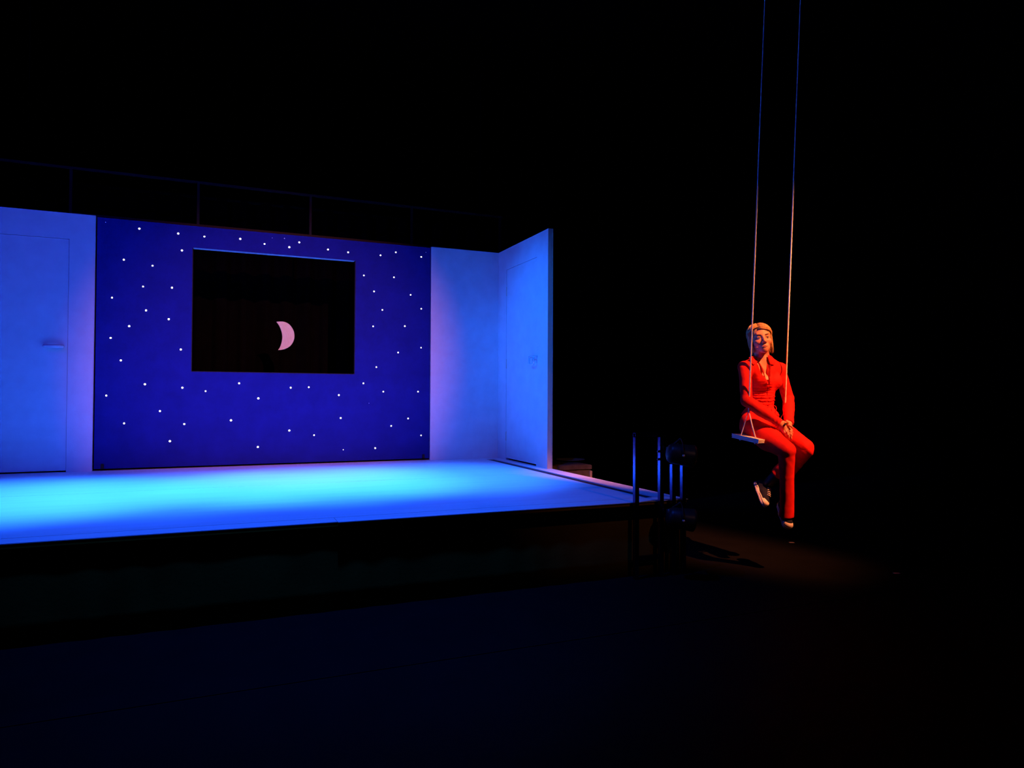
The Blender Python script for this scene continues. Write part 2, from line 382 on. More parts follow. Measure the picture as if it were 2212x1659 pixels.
rp = nt.nodes.new('ShaderNodeValToRGB'); rp.color_ramp.elements[0].color = (.70, .58, .26, 1); rp.color_ramp.elements[1].color = (.88, .80, .42, 1)
tcn = [n for n in nt.nodes if n.type == 'TEX_COORD'][0]
nt.links.new(tcn.outputs['Object'], mp.inputs[0]); nt.links.new(mp.outputs[0], wv.inputs[0]); nt.links.new(wv.outputs[1], rp.inputs[0]); nt.links.new(rp.outputs[0], nt.nodes['Principled BSDF'].inputs['Base Color'])
c = onY(604, 696, YM); MB().tube([(c.x+.01, YM+.012, c.z-.01), (c.x+.01, YM+.012, 3.0), (c.x+.01, YD-.06, 3.41)], .0008, 5).build('hanging_wire', M['blk'], moon)

# ================================================================== BLACK TUBE RAILING + LAMPS at the right front corner
YQ = YS-.05
s = .0150
ra = empty('tube_railing', onY(1400, 1200, YQ), label='black square-tube railing at the right front corner of the stage, blue on its stage side', cat='railing')
ra.location.z = 0
xq = [onY(px, 1000, YQ).x for px in (1374, 1427.5, 1453.5, 1475.5)]
zq = onY(1374, 935, YQ).z
z2 = onY(1460, 992, YQ).z
for x, zz in zip(xq, (zq-2*s-.001, zq-2*s-.001, z2-2*s-.001, z2-2*s-.001)):
    MB().box(x-s, x+s, YQ-s, YQ+s, 0, zz, .0015).build('post', M['steelblue'], ra)
t = .003
for (x0, x1, zq_) in ((xq[0]-s, xq[1]+s, zq), (xq[1]+s, xq[3]+s, z2)):
    mb = MB()
    for (ya, yb, za, zz) in ((YQ-s, YQ-s+t, zq_-2*s, zq_), (YQ+s-t, YQ+s, zq_-2*s, zq_), (YQ-s, YQ+s, zq_-t, zq_), (YQ-s, YQ+s, zq_-2*s, zq_-2*s+t)): mb.box(x0, x1, ya, yb, za, zz)
    mb.build('top_rail', M['steelblue'], ra)
MB().box(xq[0]+s, xq[1]-s, YQ-s*.7, YQ+s*.7, .12, .15).build('lower_rail', M['steelblue'], ra)
for py in (975, 992):
    c = onY(1420.5, py, YQ); MB().sphere((xq[1]-s-.006, YQ, c.z), .009, 12).build('bolt', M['steelblue'], ra, True)

def par_can(px, py, label):
    c = onY(px, py, YQ-.16); ax = (Vector((.8, -.35, -.12))).normalized()
    t = empty('stage_lamp', (c.x, c.y, c.z-.09), label=label, cat='lamp', group='black stage lamps on the tube railing')
    MB().lathe(c-ax*.09, ax, [(0, .03), (.01, .052), (.03, .064), (.13, .070), (.16, .073), (.175, .073), (.18, .066)], 28).build('lamp_body', M['steel'], t, True)
    MB().lathe(c+ax*.086, ax, [(0, .062), (.006, .060), (.012, .045)], 28).build('lens', M['lens'], t, True)
    side_ = ax.cross(Vector((0, 0, 1))).normalized()
    yk = []
    for k in range(13):
        a = math.pi*k/12; yk.append(c + side_*math.cos(a)*.085 + Vector((0, 0, 1))*math.sin(a)*.10)
    MB().tube(yk, .008, 8, flat=.4).build('yoke', M['steel'], t, True)
    MB().tube([c+Vector((0, 0, .10)), (c.x, YQ-s-.004, c.z+.02)], .009, 8).tube([(c.x, YQ-s-.02, c.z-.0), (c.x, YQ-s-.02, c.z+.04)], .018, 10).build('clamp', M['steel'], t, True)
    MB().lathe(c+side_*.083, side_, [(-.004, .008), (.006, .008), (.009, .006)], 12).build('knob', M['edge'], t, True)
par_can(1470, 982, 'black round stage lamp clamped high on the tube railing, just above the deck')
par_can(1470, 1120, 'black round stage lamp clamped low on the tube railing, below the deck edge')

# ================================================================== BOX AND DISH behind the side wall
cz = .50
c0 = onZ(1278, 1004, cz)
cs = empty('equipment_case', (c0.x-.45, c0.y+.3, 0), label='dim brown box standing on the floor behind the white side wall', cat='case')
CX0 = max(c0.x-.9, XO+.06)
MB().box(CX0, c0.x, c0.y, c0.y+.62, 0, cz-.05, .006).build('case_body', M['case'], cs)
MB().box(CX0-.004, c0.x+.004, c0.y-.004, c0.y+.625, cz-.046, cz, .006).build('case_lid', M['case'], cs)
for x in (c0.x-.012,): MB().box(x-.012, x+.014, c0.y-.008, c0.y+.004, .02, cz-.06).build('corner_strip', M['dish'], cs)
dc = onZ(1205, 991, cz); dc.y = min(dc.y, c0.y+.42)
tag(MB().lathe((dc.x, dc.y, cz), (0, 0, 1), [(0, .05), (.003, .07), (.018, .15), (.022, .155), (.020, .145), (.008, .07)], 32).build('dish', M['dish'], None, True),
    'shallow tan dish lying on the dim box behind the side wall', 'dish')

# tape marks on the dark floor
for (px, py, lab) in ((1937, 1238.5, 'small pale tape mark on the dark floor far right of the swing'), (1710, 1172, 'small pale tape mark on the dark floor just under the swing')):
    c = onZ(px, py, 0); mb = MB()
    mb.obox(c+Vector((0, 0, .001)), (R0, Vector((0, 0, 1)).cross(R0), Vector((0, 0, 1))), (.020, .012, .001)); tag(mb.build('tape_mark', M['tape']), lab, 'tape')

# ================================================================== SIGNED-DISTANCE MODELLING
def smin(a, b, k):
    if k <= 0: return np.minimum(a, b)
    h = np.maximum(k-np.abs(a-b), 0)/k
    return np.minimum(a, b)-h*h*k*.25
class Vol:
    def __init__(s, lo, hi, res, Mx=None):
        s.lo = np.array(lo, float); s.res = res; s.n = np.ceil((np.array(hi)-s.lo)/res).astype(int)+1
        s.v = np.full(s.n, .05, np.float32); s.Mx = Mx or Matrix.Identity(4); s.Mi = s.Mx.inverted()
    def loc(s, p): return np.array(s.Mi @ Vector(p))
    def locd(s, d): return np.array(s.Mi.to_3x3() @ Vector(d))
    def sub(s, lo, hi):
        i0 = np.clip(np.floor((lo-s.lo)/s.res).astype(int), 0, s.n); i1 = np.clip(np.ceil((hi-s.lo)/s.res).astype(int)+1, 0, s.n)
        if (i1 <= i0).any(): return None, None
        g = [(s.lo[a]+np.arange(i0[a], i1[a])*s.res).astype(np.float32) for a in range(3)]
        return tuple(slice(i0[a], i1[a]) for a in range(3)), np.meshgrid(*g, indexing='ij')
    def put(s, sl, d, k, op):
        if op == '+': s.v[sl] = smin(s.v[sl], d, k)
        else: s.v[sl] = -smin(-s.v[sl], d, k)
    def cap(s, a, b, r1, r2, k=.02, op='+', infl=0, flat=None):
        """tapered capsule; flat=(dir, f) flattens it along dir"""
        a, b = s.loc(a), s.loc(b); r1 += infl; r2 += infl; m = max(r1, r2)+k+.03
        sl, g = s.sub(np.minimum(a, b)-m, np.maximum(a, b)+m)
        if sl is None: return s
        ab = b-a; L = ab@ab+1e-12; q = [g[i]-a[i] for i in range(3)]
        t = np.clip((q[0]*ab[0]+q[1]*ab[1]+q[2]*ab[2])/L, 0, 1)
        q = [q[i]-ab[i]*t for i in range(3)]
        if flat:
            d = s.locd(flat[0]); dp = (q[0]*d[0]+q[1]*d[1]+q[2]*d[2])*(flat[1]-1); q = [q[i]+d[i]*dp for i in range(3)]
        s.put(sl, np.sqrt(q[0]**2+q[1]**2+q[2]**2)-(r1+(r2-r1)*t), k, op); return s
    def ell(s, c, r, ax=None, k=.02, op='+', infl=0):
        c = s.loc(c); r = [x+infl for x in r]; m = max(r)+k+.03
        sl, g = s.sub(c-m, c+m)
        if sl is None: return s
        ax = [s.locd(v) for v in (ax or (Vector((1, 0, 0)), Vector((0, 1, 0)), Vector((0, 0, 1))))]
        q = [g[i]-c[i] for i in range(3)]; p = [q[0]*v[0]+q[1]*v[1]+q[2]*v[2] for v in ax]
        k0 = np.sqrt(sum((p[i]/r[i])**2 for i in range(3))); k1 = np.sqrt(sum((p[i]/r[i]**2)**2 for i in range(3)))+1e-9
        s.put(sl, k0*(k0-1)/k1, k, op); return s
    def half(s, planes, op='-', k=.004):
        """remove the intersection of half-spaces (point, outward normal)"""
        g = np.meshgrid(*[(s.lo[a]+np.arange(s.n[a])*s.res).astype(np.float32) for a in range(3)], indexing='ij', sparse=True)
        d = None
        for (p, n) in planes:
            p, n = s.loc(p), s.locd(n); e = (g[0]-p[0])*n[0]+(g[1]-p[1])*n[1]+(g[2]-p[2])*n[2]
            d = e if d is None else np.maximum(d, e)
        if op == '-': s.v = np.maximum(s.v, -d)
        return s
    def mesh(s):
        V = s.v; V[0] = V[-1] = .01; V[:, 0] = V[:, -1] = .01; V[:, :, 0] = V[:, :, -1] = .01
        S = V < 0; n = V.shape
        cnt = np.zeros((n[0]-1, n[1]-1, n[2]-1), np.int8); cor = [(i, j, k) for i in (0, 1) for j in (0, 1) for k in (0, 1)]
        for (i, j, k) in cor: cnt += S[i:n[0]-1+i, j:n[1]-1+j, k:n[2]-1+k]
        act = np.argwhere((cnt > 0) & (cnt < 8)); vals = [V[act[:, 0]+i, act[:, 1]+j, act[:, 2]+k] for (i, j, k) in cor]
        acc = np.zeros((len(act), 3)); c = np.zeros(len(act))
        for a in range(8):
            for b in range(a+1, 8):
                da = np.array(cor[a]); db = np.array(cor[b])
                if np.abs(da-db).sum() != 1: continue
                m = (vals[a] < 0) != (vals[b] < 0); t = np.where(m, vals[a]/(vals[a]-vals[b]+1e-20), 0)
                acc[m] += da+(db-da)*t[m, None]; c[m] += 1
        pos = s.lo+(act+acc/c[:, None])*s.res
        idx = np.full(cnt.shape, -1, np.int32); idx[tuple(act.T)] = np.arange(len(act)); Q = []
        for ax in range(3):
            o1, o2 = [(1, 2), (2, 0), (0, 1)][ax]
            s0 = [slice(None)]*3; s1 = [slice(None)]*3; s0[ax] = slice(0, -1); s1[ax] = slice(1, None)
            A, Bq = S[tuple(s0)], S[tuple(s1)]; e = np.argwhere(A != Bq); e = e[(e[:, o1] > 0) & (e[:, o2] > 0) & (e[:, o1] < n[o1]-1) & (e[:, o2] < n[o2]-1)]
            ins = A[tuple(e.T)]
            def cell(d1, d2): f = e.copy(); f[:, o1] -= d1; f[:, o2] -= d2; return idx[tuple(f.T)]
            q = np.stack([cell(1, 1), cell(0, 1), cell(0, 0), cell(1, 0)], 1); q[~ins] = q[~ins][:, ::-1]; Q.append(q)
        Q = np.concatenate(Q); Q = Q[(Q >= 0).all(1)]
        Mn = np.array(s.Mx); pos = pos@Mn[:3, :3].T+Mn[:3, 3]
        return pos, Q
def to_mesh(name, parts):
    vs = []; fs = []; o = 0
    for v, f in parts: vs.append(v); fs.append(f+o); o += len(v)
    v = np.concatenate(vs); f = np.concatenate(fs)
    me = bpy.data.meshes.new(name); me.vertices.add(len(v)); me.vertices.foreach_set('co', v.ravel().astype(np.float32))
    me.loops.add(len(f)*4); me.loops.foreach_set('vertex_index', f.ravel().astype(np.int32))
    me.polygons.add(len(f)); me.polygons.foreach_set('loop_start', np.arange(len(f), dtype=np.int32)*4)
    me.update(calc_edges=True); me.validate(); return me
def relax(pos, Q, it=2, lam=.5):
    n = len(pos); E_ = np.concatenate([Q[:, [0, 1]], Q[:, [1, 2]], Q[:, [2, 3]], Q[:, [3, 0]]]); E_ = np.concatenate([E_, E_[:, ::-1]])
    deg = np.bincount(E_[:, 0], minlength=n)[:, None]
    for _ in range(it):
        s_ = np.stack([np.bincount(E_[:, 0], weights=pos[E_[:, 1], a], minlength=n) for a in range(3)], 1)
        pos = pos+lam*(s_/np.maximum(deg, 1)-pos)
    return pos, Q
def wrinkle(me, amp, sc_, folds=None):
    me.update(); nr = [v.normal.copy() for v in me.vertices]
    for v, n in zip(me.vertices, nr):
        d = noise.fractal(v.co*sc_, 1, 2, 3)*amp
        if folds:
            for (c, ax, per, rad, am) in folds:
                q = v.co-c; w_ = math.exp(-(q.length/rad)**2)
                if w_ > .02: d += am*w_*math.sin(q.dot(ax)/per*6.283+noise.noise(v.co*14)*2.2)
        v.co += n*d
    return me

# ------------------------------------------------------------------ woman's skeleton
Z = Vector((0, 0, 1)); HR = R0.copy(); HD = Vector((math.sin(YAW), math.cos(YAW), 0))    # horizontal right and away, as seen from the hall
Lc = (HR*.81+HD*.59).normalized(); Fc = (HR*.59-HD*.81).normalized(); AXC = (Lc, Fc, Z)
pel = P(1641, 906, 5.00); wai = P(1643, 862, 5.01); rib = P(1645, 828, 5.02); upc = P(1646, 800, 5.01); nkb = P(1647, 781, 4.99)
SR, ER, WR = P(1609, 798, 4.92), P(1613, 866, 4.83), P(1683, 913, 4.765)
SL, EL, WL = P(1684, 801, 5.08), P(1703, 861, 5.08), P(1704, 914, 4.845)
HPR, KR, AR = P(1625, 924, 4.96), P(1699, 973, 4.66), P(1701, 1106, 4.71)
HPL, KL, AL = P(1663, 920, 5.08), P(1739, 966, 4.79), P(1662, 1042, 4.97)

def torso(v, infl=0, kk=.05):
    v.ell(pel, (.142, .118, .095), AXC, kk, '+', infl); v.ell(wai, (.100, .080, .085), AXC, kk, '+', infl)
    v.ell(rib, (.116, .088, .105), AXC, kk, '+', infl); v.ell(upc, (.112, .074, .075), AXC, kk, '+', infl)
    v.cap(SR, SL, .040, .040, .045, '+', infl)
    v.cap(SR+Z*.012, nkb+Z*.012, .028, .045, .04, '+', infl); v.cap(SL+Z*.012, nkb+Z*.012, .028, .045, .04, '+', infl)
    for sg in (-1, 1): v.ell(rib+Fc*.068+Lc*sg*.056+Z*.012, (.050, .046, .050), AXC, .025, '+', infl)

person = empty('person', (pel.x, pel.y, P(1640, 948, 4.95).z), label='woman in red velour jacket and red trousers sitting on the swing, hands in lap', cat='person')

# head frame: her left, forward, up
hf = (HR*-.09-HD*.97+Z*.14).normalized(); hl = hf.cross(Z).normalized()*-1
if hl.dot(HR) < 0: hl = -hl
tilt = math.radians(-6); hu = hl.cross(hf).normalized()
if hu.z < 0: hu = -hu
hu = (hu*math.cos(tilt)+hl*math.sin(tilt)).normalized(); hl = (hl-hu*hl.dot(hu)).normalized()
HC = P(1642.6, 734.0, 4.965)
MH = Matrix(((hl.x, hf.x, hu.x, HC.x), (hl.y, hf.y, hu.y, HC.y), (hl.z, hf.z, hu.z, HC.z), (0, 0, 0, 1)))
if MH.to_3x3().determinant() < 0: print('HEAD FRAME MIRRORED')
def h(x, y, z): return MH @ Vector((x*HS, y*HS, z*HS))
HS = .965
def hx(v, c, r, k, op='+'): v.ell(h(*c), [q*HS for q in r], (hl, hf, hu), k, op)
def hcap(v, a, b, r1, r2, k, op='+', flat=None): v.cap(h(*a), h(*b), r1*HS, r2*HS, k, op, 0, flat)

v = Vol((-.13, -.13, -.30), (.13, .13, .13), .0019, MH)
hx(v, (0, -.012, .035), (.071, .090, .077), .02)
hx(v, (0, .024, -.022), (.059, .060, .068), .03)
hx(v, (0, .066, -.090), (.015, .015, .014), .03)
for sg in (-1, 1):
    hcap(v, (sg*.045, .0, -.052), (sg*.009, .060, -.088), .016, .013, .03)
    hx(v, (sg*.040, .052, -.026), (.021, .022, .019), .022)
hcap(v, (-.034, .071, .023), (.034, .071, .023), .011, .011, .022)
for sg in (-1, 1): hx(v, (sg*.031, .099, .001), (.019, .018, .014), .014, '-')
for sg in (-1, 1):
    hx(v, (sg*.031, .0705, .0005), (.0150, .0135, .0130), .003)
    hx(v, (sg*.031, .0875, -.0014), (.0125, .010, .0027), .0015, '-')
hcap(v, (0, .080, .012), (0, .103, -.030), .0065, .0085, .012)
hx(v, (0, .104, -.034), (.0095, .0095, .0085), .006)
for sg in (-1, 1):
    hx(v, (sg*.0115, .093, -.037), (.0075, .010, .0075), .006)
    hx(v, (sg*.0060, .102, -.0445), (.0036, .005, .003), .002, '-')
hx(v, (0, .074, -.066), (.030, .017, .021), .018)
hx(v, (0, .094, -.0655), (.016, .012, .0034), .0015, '-')
for sg in (-1, 1): hx(v, (sg*.072, -.005, -.012), (.007, .017, .028), .006)
v.cap(h(0, -.022, -.06), nkb+Z*.0, .048, .049, .03)
v.cap(h(-.03, .0, -.075), nkb+Fc*.055-Z*.02-Lc*.008, .012, .009, .02); v.cap(h(.03, .0, -.075), nkb+Fc*.055-Z*.02+Lc*.008, .012, .009, .02)
v.ell(upc, (.112, .074, .075), AXC, .04); v.cap(SR+Lc*.03, SL-Lc*.03, .030, .030, .03); v.cap(SR+Z*.012+Lc*.03, nkb, .024, .043, .03); v.cap(SL+Z*.012-Lc*.03, nkb, .024, .043, .03)
v.ell(rib, (.112, .085, .10), AXC, .04)
for sg in (-1, 1): v.ell(rib+Fc*.068+Lc*sg*.056+Z*.012, (.048, .044, .048), AXC, .02)
v.half([(rib+Z*.02, Z), ], '-')
head_part = relax(*v.mesh(), 1, .4)

# body below, coarse (mostly under the clothes)
v = Vol((-.42, -.42, -.85), (.42, .42, .50), .007, Matrix.Translation(pel))
torso(v, -.016)
for (a, b, c) in ((SR, ER, WR), (SL, EL, WL)): v.cap(a, b, .037, .031, .02); v.cap(b, c, .032, .021, .02)
for (a, b, c) in ((HPR, KR, AR), (HPL, KL, AL)): v.cap(a, b, .072, .048, .03); v.cap(b, c, .046, .028, .02)
body_part = relax(*v.mesh(), 2, .5)

# hands
def finger(v, pts, r0, r1):
    n = len(pts)-1
    for i in range(n): v.cap(pts[i], pts[i+1], r0+(r1-r0)*i/n, r0+(r1-r0)*(i+1)/n, .0025)
    for i in range(1, n): v.ell(pts[i], (r0*(.98-.08*i/n),)*3, None, .003)
v = Vol((-.16, -.16, -.17), (.16, .16, .14), .0016, Matrix.Translation(P(1696, 925, 4.79)))
# right hand: back of the hand facing the hall, fingers hanging between the thighs
v.cap(WR+(ER-WR)*.25, WR, .026, .021, .01); v.cap(WR, P(1690, 921, 4.765), .021, .019, .015)
for i, (bx, by, bd) in enumerate(((1696, 921.5, 4.775), (1694.5, 925, 4.765), (1691.5, 928, 4.765), (1688, 929, 4.775))): v.cap(P(1685, 916, 4.765), P(bx, by, bd), .013, .0095, .012)
finger(v, [P(1696, 921.5, 4.775), P(1700.5, 929, 4.768), P(1703.5, 936, 4.77), P(1705, 942, 4.777)], .0092, .0068)
finger(v, [P(1694.5, 925, 4.765), P(1698.5, 932.5, 4.757), P(1701.8, 939, 4.76), P(1703.3, 945, 4.768)], .0092, .0068)
finger(v, [P(1691.5, 928, 4.765), P(1695, 934.5, 4.76), P(1698.5, 940.5, 4.765), P(1700.5, 945.5, 4.775)], .0088, .0064)
finger(v, [P(1688, 929, 4.775), P(1690.5, 934, 4.775), P(1693, 938.5, 4.78), P(1695, 942, 4.788)], .0078, .0058)
finger(v, [P(1687, 913.5, 4.775), P(1692, 912, 4.785), P(1697, 914, 4.79), P(1701, 917.5, 4.79)], .0105, .0078)
# left hand: closed loosely over the right one
v.cap(WL+(EL-WL)*.25, WL, .026, .021, .01); v.cap(WL, P(1702, 917, 4.825), .021, .018, .015)
for (bx, by, bd) in ((1700.5, 921, 4.80), (1703.5, 924, 4.80), (1706, 925, 4.81), (1707.5, 924, 4.825)): v.cap(P(1702, 914, 4.84), P(bx, by, bd), .013, .0095, .012)
finger(v, [P(1700.5, 912, 4.83), P(1700, 910.5, 4.80), P(1702, 912.5, 4.78)], .0112, .0088)
finger(v, [P(1700.5, 919.5, 4.80), P(1704, 918, 4.78), P(1708.5, 920.5, 4.776), P(1711.5, 923.5, 4.78)], .0090, .0064)
finger(v, [P(1703.5, 924, 4.80), P(1706, 930.5, 4.79), P(1708, 938, 4.79), P(1707.8, 945.5, 4.797)], .0088, .0062)
finger(v, [P(1706, 925, 4.81), P(1708.5, 932, 4.805), P(1709.5, 940, 4.808), P(1709, 948, 4.815)], .0086, .0060)
finger(v, [P(1707.5, 924, 4.825), P(1710, 929.5, 4.825), P(1711, 935, 4.83), P(1710.5, 940, 4.835)], .0076, .0056)
hand_part = relax(*v.mesh(), 1, .35)
body = link('body', to_mesh('body', [body_part, head_part, hand_part]), M['skin'], person, True)

# lips, teeth, eyes, brows: laid on the face itself
def tree_of(o):
    off = Vector((0, 0, 0)); p = o
    while p is not None: off += p.location; p = p.parent
    return BVHTree.FromPolygons([v_.co+off for v_ in o.data.vertices], [tuple(q.vertices) for q in o.data.polygons])
face_tree = tree_of(body)
def face(x, z, lift=0.0):
    o_ = h(x, .16, z); hit = face_tree.ray_cast(o_, -hf, .12)
    return (hit[0] if hit[0] is not None else h(x, .075, z)) + hf*lift
def lipface(x, z, lift):
    a_, b_ = face(x, -.0555), face(x, -.0775); t = (-.0555-z)/.022
    return a_.lerp(b_, t)+hf*lift
mb = MB()
for (edge, line, lift) in ((lambda u: -.0602+.0008*math.cos(u*6.0)*(1-abs(u))-.0050*u*u, lambda u: -.0628-.0012*u*u-.0010*abs(u)**3, .0026), (lambda u: -.0732+.0060*u*u, lambda u: -.0685+.0032*u*u, .0030)):
    rows = []
    for j in range(6):
        t = j/5; rows.append([mb.b.verts.new(lipface(u*.0215, edge(u)+(line(u)-edge(u))*t, .0006+lift*math.sin(math.pi*(.12+.76*t))*(1-u*u)**.5)) for u in [-1+2*i/20 for i in range(21)]])
    for j in range(5):
        for i in range(20):
            try: mb.b.faces.new((rows[j][i], rows[j][i+1], rows[j+1][i+1], rows[j+1][i]))
            except ValueError: pass
lp = mb.build('lips', M['lip'], person, True); so = lp.modifiers.new('s', 'SOLIDIFY'); so.thickness = .002; so.offset = -1
mb = MB()
MB().sphere(h(0, .0800, -.0655), .0135*HS, 14, (1, 1, .55)).build('mouth_inside', M['redin'], person, True)
for i in range(-3, 4): mb.obox(h(i*.0048, .0872-abs(i)*.0008, -.0640), (hl, hf, hu), (.0023*HS, .002*HS, .0034*HS), .0006)
mb.build('teeth', M['tooth'], person)
for sg in (-1, 1):
    e = MB(); q = bmesh.ops.create_uvsphere(e.b, u_segments=20, v_segments=12, radius=.0122*HS)
    for vv in q['verts']: vv.co += h(sg*.031, .0715, -.0008)
    eo = e.build('eye', M['eye'], person, True)
    gz = (hf+hl*.12+hu*.03).normalized(); c = h(sg*.031, .0715, -.0008)
    MB().lathe(c+gz*.0102*HS, gz, [(0, .0060*HS), (.0012, .0055*HS), (.0022, .002*HS)], 16).build('iris', M['iris'], eo, True)
    ts = [i/10 for i in range(11)]
    pts = [face(sg*(.013+.037*t), .0175+.0075*math.sin(t*2.4)-.002*t, .0006) for t in ts]
    MB().tube(pts, [.0014, .0024, .0029, .0030, .0029, .0027, .0024, .002, .0016, .0011, .0005], 6, flat=.8).build('eyebrow', M['brow'], person, True)
    pts = [face(sg*.031+.0145*math.cos(a), -.0002+.0052*math.sin(a)*1.0, .0006) for a in [math.pi*(-.04+1.08*i/10) for i in range(11)]]
    MB().tube(pts, [.0006]+[.0011]*9+[.0006], 5).build('eyelashes', M['brow'], person, True)

# ------------------------------------------------------------------ hair
v = Vol((-.11, -.14, -.12), (.11, .11, .13), .0026, MH)
hx(v, (0, -.016, .037), (.079, .097, .083), .01)
hx(v, (0, -.045, -.02), (.074, .064, .085), .03)
hx(v, (-.052, -.018, -.02), (.028, .040, .066), .02)
hx(v, (.054, -.022, -.01), (.026, .040, .060), .02)
hx(v, (0, .085, -.020), (.064, .085, .092), .012, '-')
hx(v, (0, .02, -.085), (.045, .05, .05), .01, '-')
cap_part = relax(*v.mesh(), 2, .5)
hm = to_mesh('hair', [cap_part])
bm = bmesh.new(); bm.from_mesh(hm)
hb = MB(); hb.b.free(); hb.b = bm
rng = random.Random(3)
def scalp(az, el, off): # azimuth from the front towards her left, elevation
    r = (.080+off, .098+off, .084+off)
    return (r[0]*math.sin(az)*math.cos(el), -.016+r[1]*math.cos(az)*math.cos(el), .036+r[2]*math.sin(el))
def strand(az0, az1, zend, off, rad, flare=0, fwd=0, e0=88, e1=-10):
    pts = []; rs = []; N = 18; ph = rng.uniform(0, 6.28); am = rng.uniform(.0005, .0030); px_ = -.012
    for i in range(N):
        t = i/(N-1)
        if t < .60:
            u = t/.60; el = math.radians(e0+(e1-e0)*u**1.15); az = az0+(az1-az0)*(1-(1-u)**1.6)
            x, y, z = scalp(az, el, off+.009*math.sin(u*3.14159)); x += px_*(1-u)**2
            last = (x, y, z)
        else:
            u = (t-.60)/.40; x = last[0]*(1-.12*u*u)+flare*u*u; y = last[1]*(1-.08*u)+fwd*u; z = last[2]+(zend-last[2])*u
        wv = am*max(0, t-.3)/.7
        pts.append(h(x+wv*math.sin(ph+t*9), y+wv*math.cos(ph+t*7), z)); rs.append(rad*HS*(.6+.4*min(1, t*4))*(1-.88*max(0, t-.5)/.5))
    hb.tube(pts, rs, 5, True)
for i in range(420):
    az = math.radians(rng.uniform(72, 288)); a0 = az+rng.uniform(-.25, .25)
    strand(a0, az, -.078+rng.uniform(-.026, .018), rng.uniform(-.004, .005), rng.uniform(.0018, .0034), rng.uniform(-.004, .004), rng.uniform(-.004, .004))
# side-swept fringe from the parting over her left temple, tucked back on her right
for i in range(150):
    t = i/149; e0 = 24+64*(1-t)+rng.uniform(-3, 3)
    strand(math.radians(rng.uniform(-14, -4)), math.radians(64+22*rng.random()), -.070-.045*rng.random()**2, rng.uniform(-.003, .005), rng.uniform(.0014, .0028), rng.uniform(-.004, .008), rng.uniform(.0, .016), e0, rng.uniform(-12, 2))
for i in range(110):
    t = i/109; e0 = 36+52*(1-t)+rng.uniform(-3, 3)
    strand(math.radians(rng.uniform(-14, -4)), math.radians(-66-22*rng.random()), -.075-.025*rng.random(), rng.uniform(-.003, .004), rng.uniform(.0014, .0028), rng.uniform(-.003, .003), rng.uniform(0, .012), e0, rng.uniform(-12, 4))
hb.build('hair', M['hair'], person, True)

# headset microphone along her right cheek
pts = [h(-.074, .0, -.03), h(-.070, .03, -.05), h(-.056, .058, -.064), h(-.046, .070, -.068)]
MB().tube(pts, [.0012, .0011, .0011, .0024], 6).build('headset_microphone', M['skin'], person, True)

# ------------------------------------------------------------------ jacket
def fold(c, ax, per, rad, am): return (Vector(c), Vector(ax).normalized(), per, rad, am)
v = Vol((-.26, -.26, -.13), (.26, .26, .50), .0038, Matrix.Translation(pel))
torso(v, .007)
v.ell(pel-Z*.01, (.150, .126, .085), AXC, .04, '+', .008)
for sg in (-1, 1): v.cap(rib+Fc*.05+Lc*sg*.09, upc+Lc*sg*.10, .02, .02, .03)
v.cap((SR+Z*.010)+Lc*-.012, SR-Z*.055-Lc*.000, .045, .042, .02); v.cap((SL+Z*.010)+Lc*.012, SL-Z*.055+Lc*.0, .045, .042, .02)
v.ell(nkb+Z*.035, (.058, .058, .05), AXC, .006, '-')
# cut the arms' side off so the vest edge overlaps the sleeves
for (S_, E2, sg) in ((SR, ER, -1), (SL, EL, 1)):
    n = (Lc*sg*.93-Z*.36).normalized(); v.half([(S_+Lc*sg*.012, -n)])
# open V at the neck
vl, vr_, va = P(1633, 777, 4.9), P(1664, 776, 4.9), P(1658.3, 835, 4.9)
Vd = (HR*.35-HD*.93).normalized()
def pn(a, b, ins):
    n = (b-a).cross(Vd).normalized(); return n if (ins-a).dot(n) < 0 else -n
cen = (vl+vr_+va)/3
v.half([(vl, pn(vl, va, cen)), (vr_, pn(vr_, va, cen)), (upc, -Vd), (va, -Z)])
# hem
v.half([(P(1640, 897, 5.0), Z)])
jp = relax(*v.mesh(), 1, .5)
jm = to_mesh('jacket', [jp])
gather = [fold(P(1645, 861, 4.92), Z, .020, .09, .0035), fold(P(1610, 884, 4.95), Z, .022, .05, .004), fold(P(1668, 890, 4.93), Z*.8+Lc*.6, .03, .05, .004), fold(P(1625, 790, 4.9), Lc+Z*.4, .03, .05, .0012)]
jm = wrinkle(jm, .0022, 16, gather)
jacket = link('jacket', jm, M['red'], person, True)
tag(jacket, 'red velour jacket body with open collar')
def bvh(o):
    dg = o.data; off = Vector((0, 0, 0)); p = o
    while p is not None: off += p.location; p = p.parent
    return BVHTree.FromPolygons([v.co+off for v in dg.vertices], [tuple(p.vertices) for p in dg.polygons])
jb = bvh(jacket); bb = bvh(body)
def onto(px, py, lift=.002, trees=None, dflt=4.9):
    r = ray(px, py).normalized(); best = None
    for t in (trees or [jb]):
        hit = t.ray_cast(EYE, r)
        if hit[0] is not None and (best is None or hit[3] < best[3]): best = hit
    if best is None: return P(px, py, dflt)
    return best[0]-r*lift
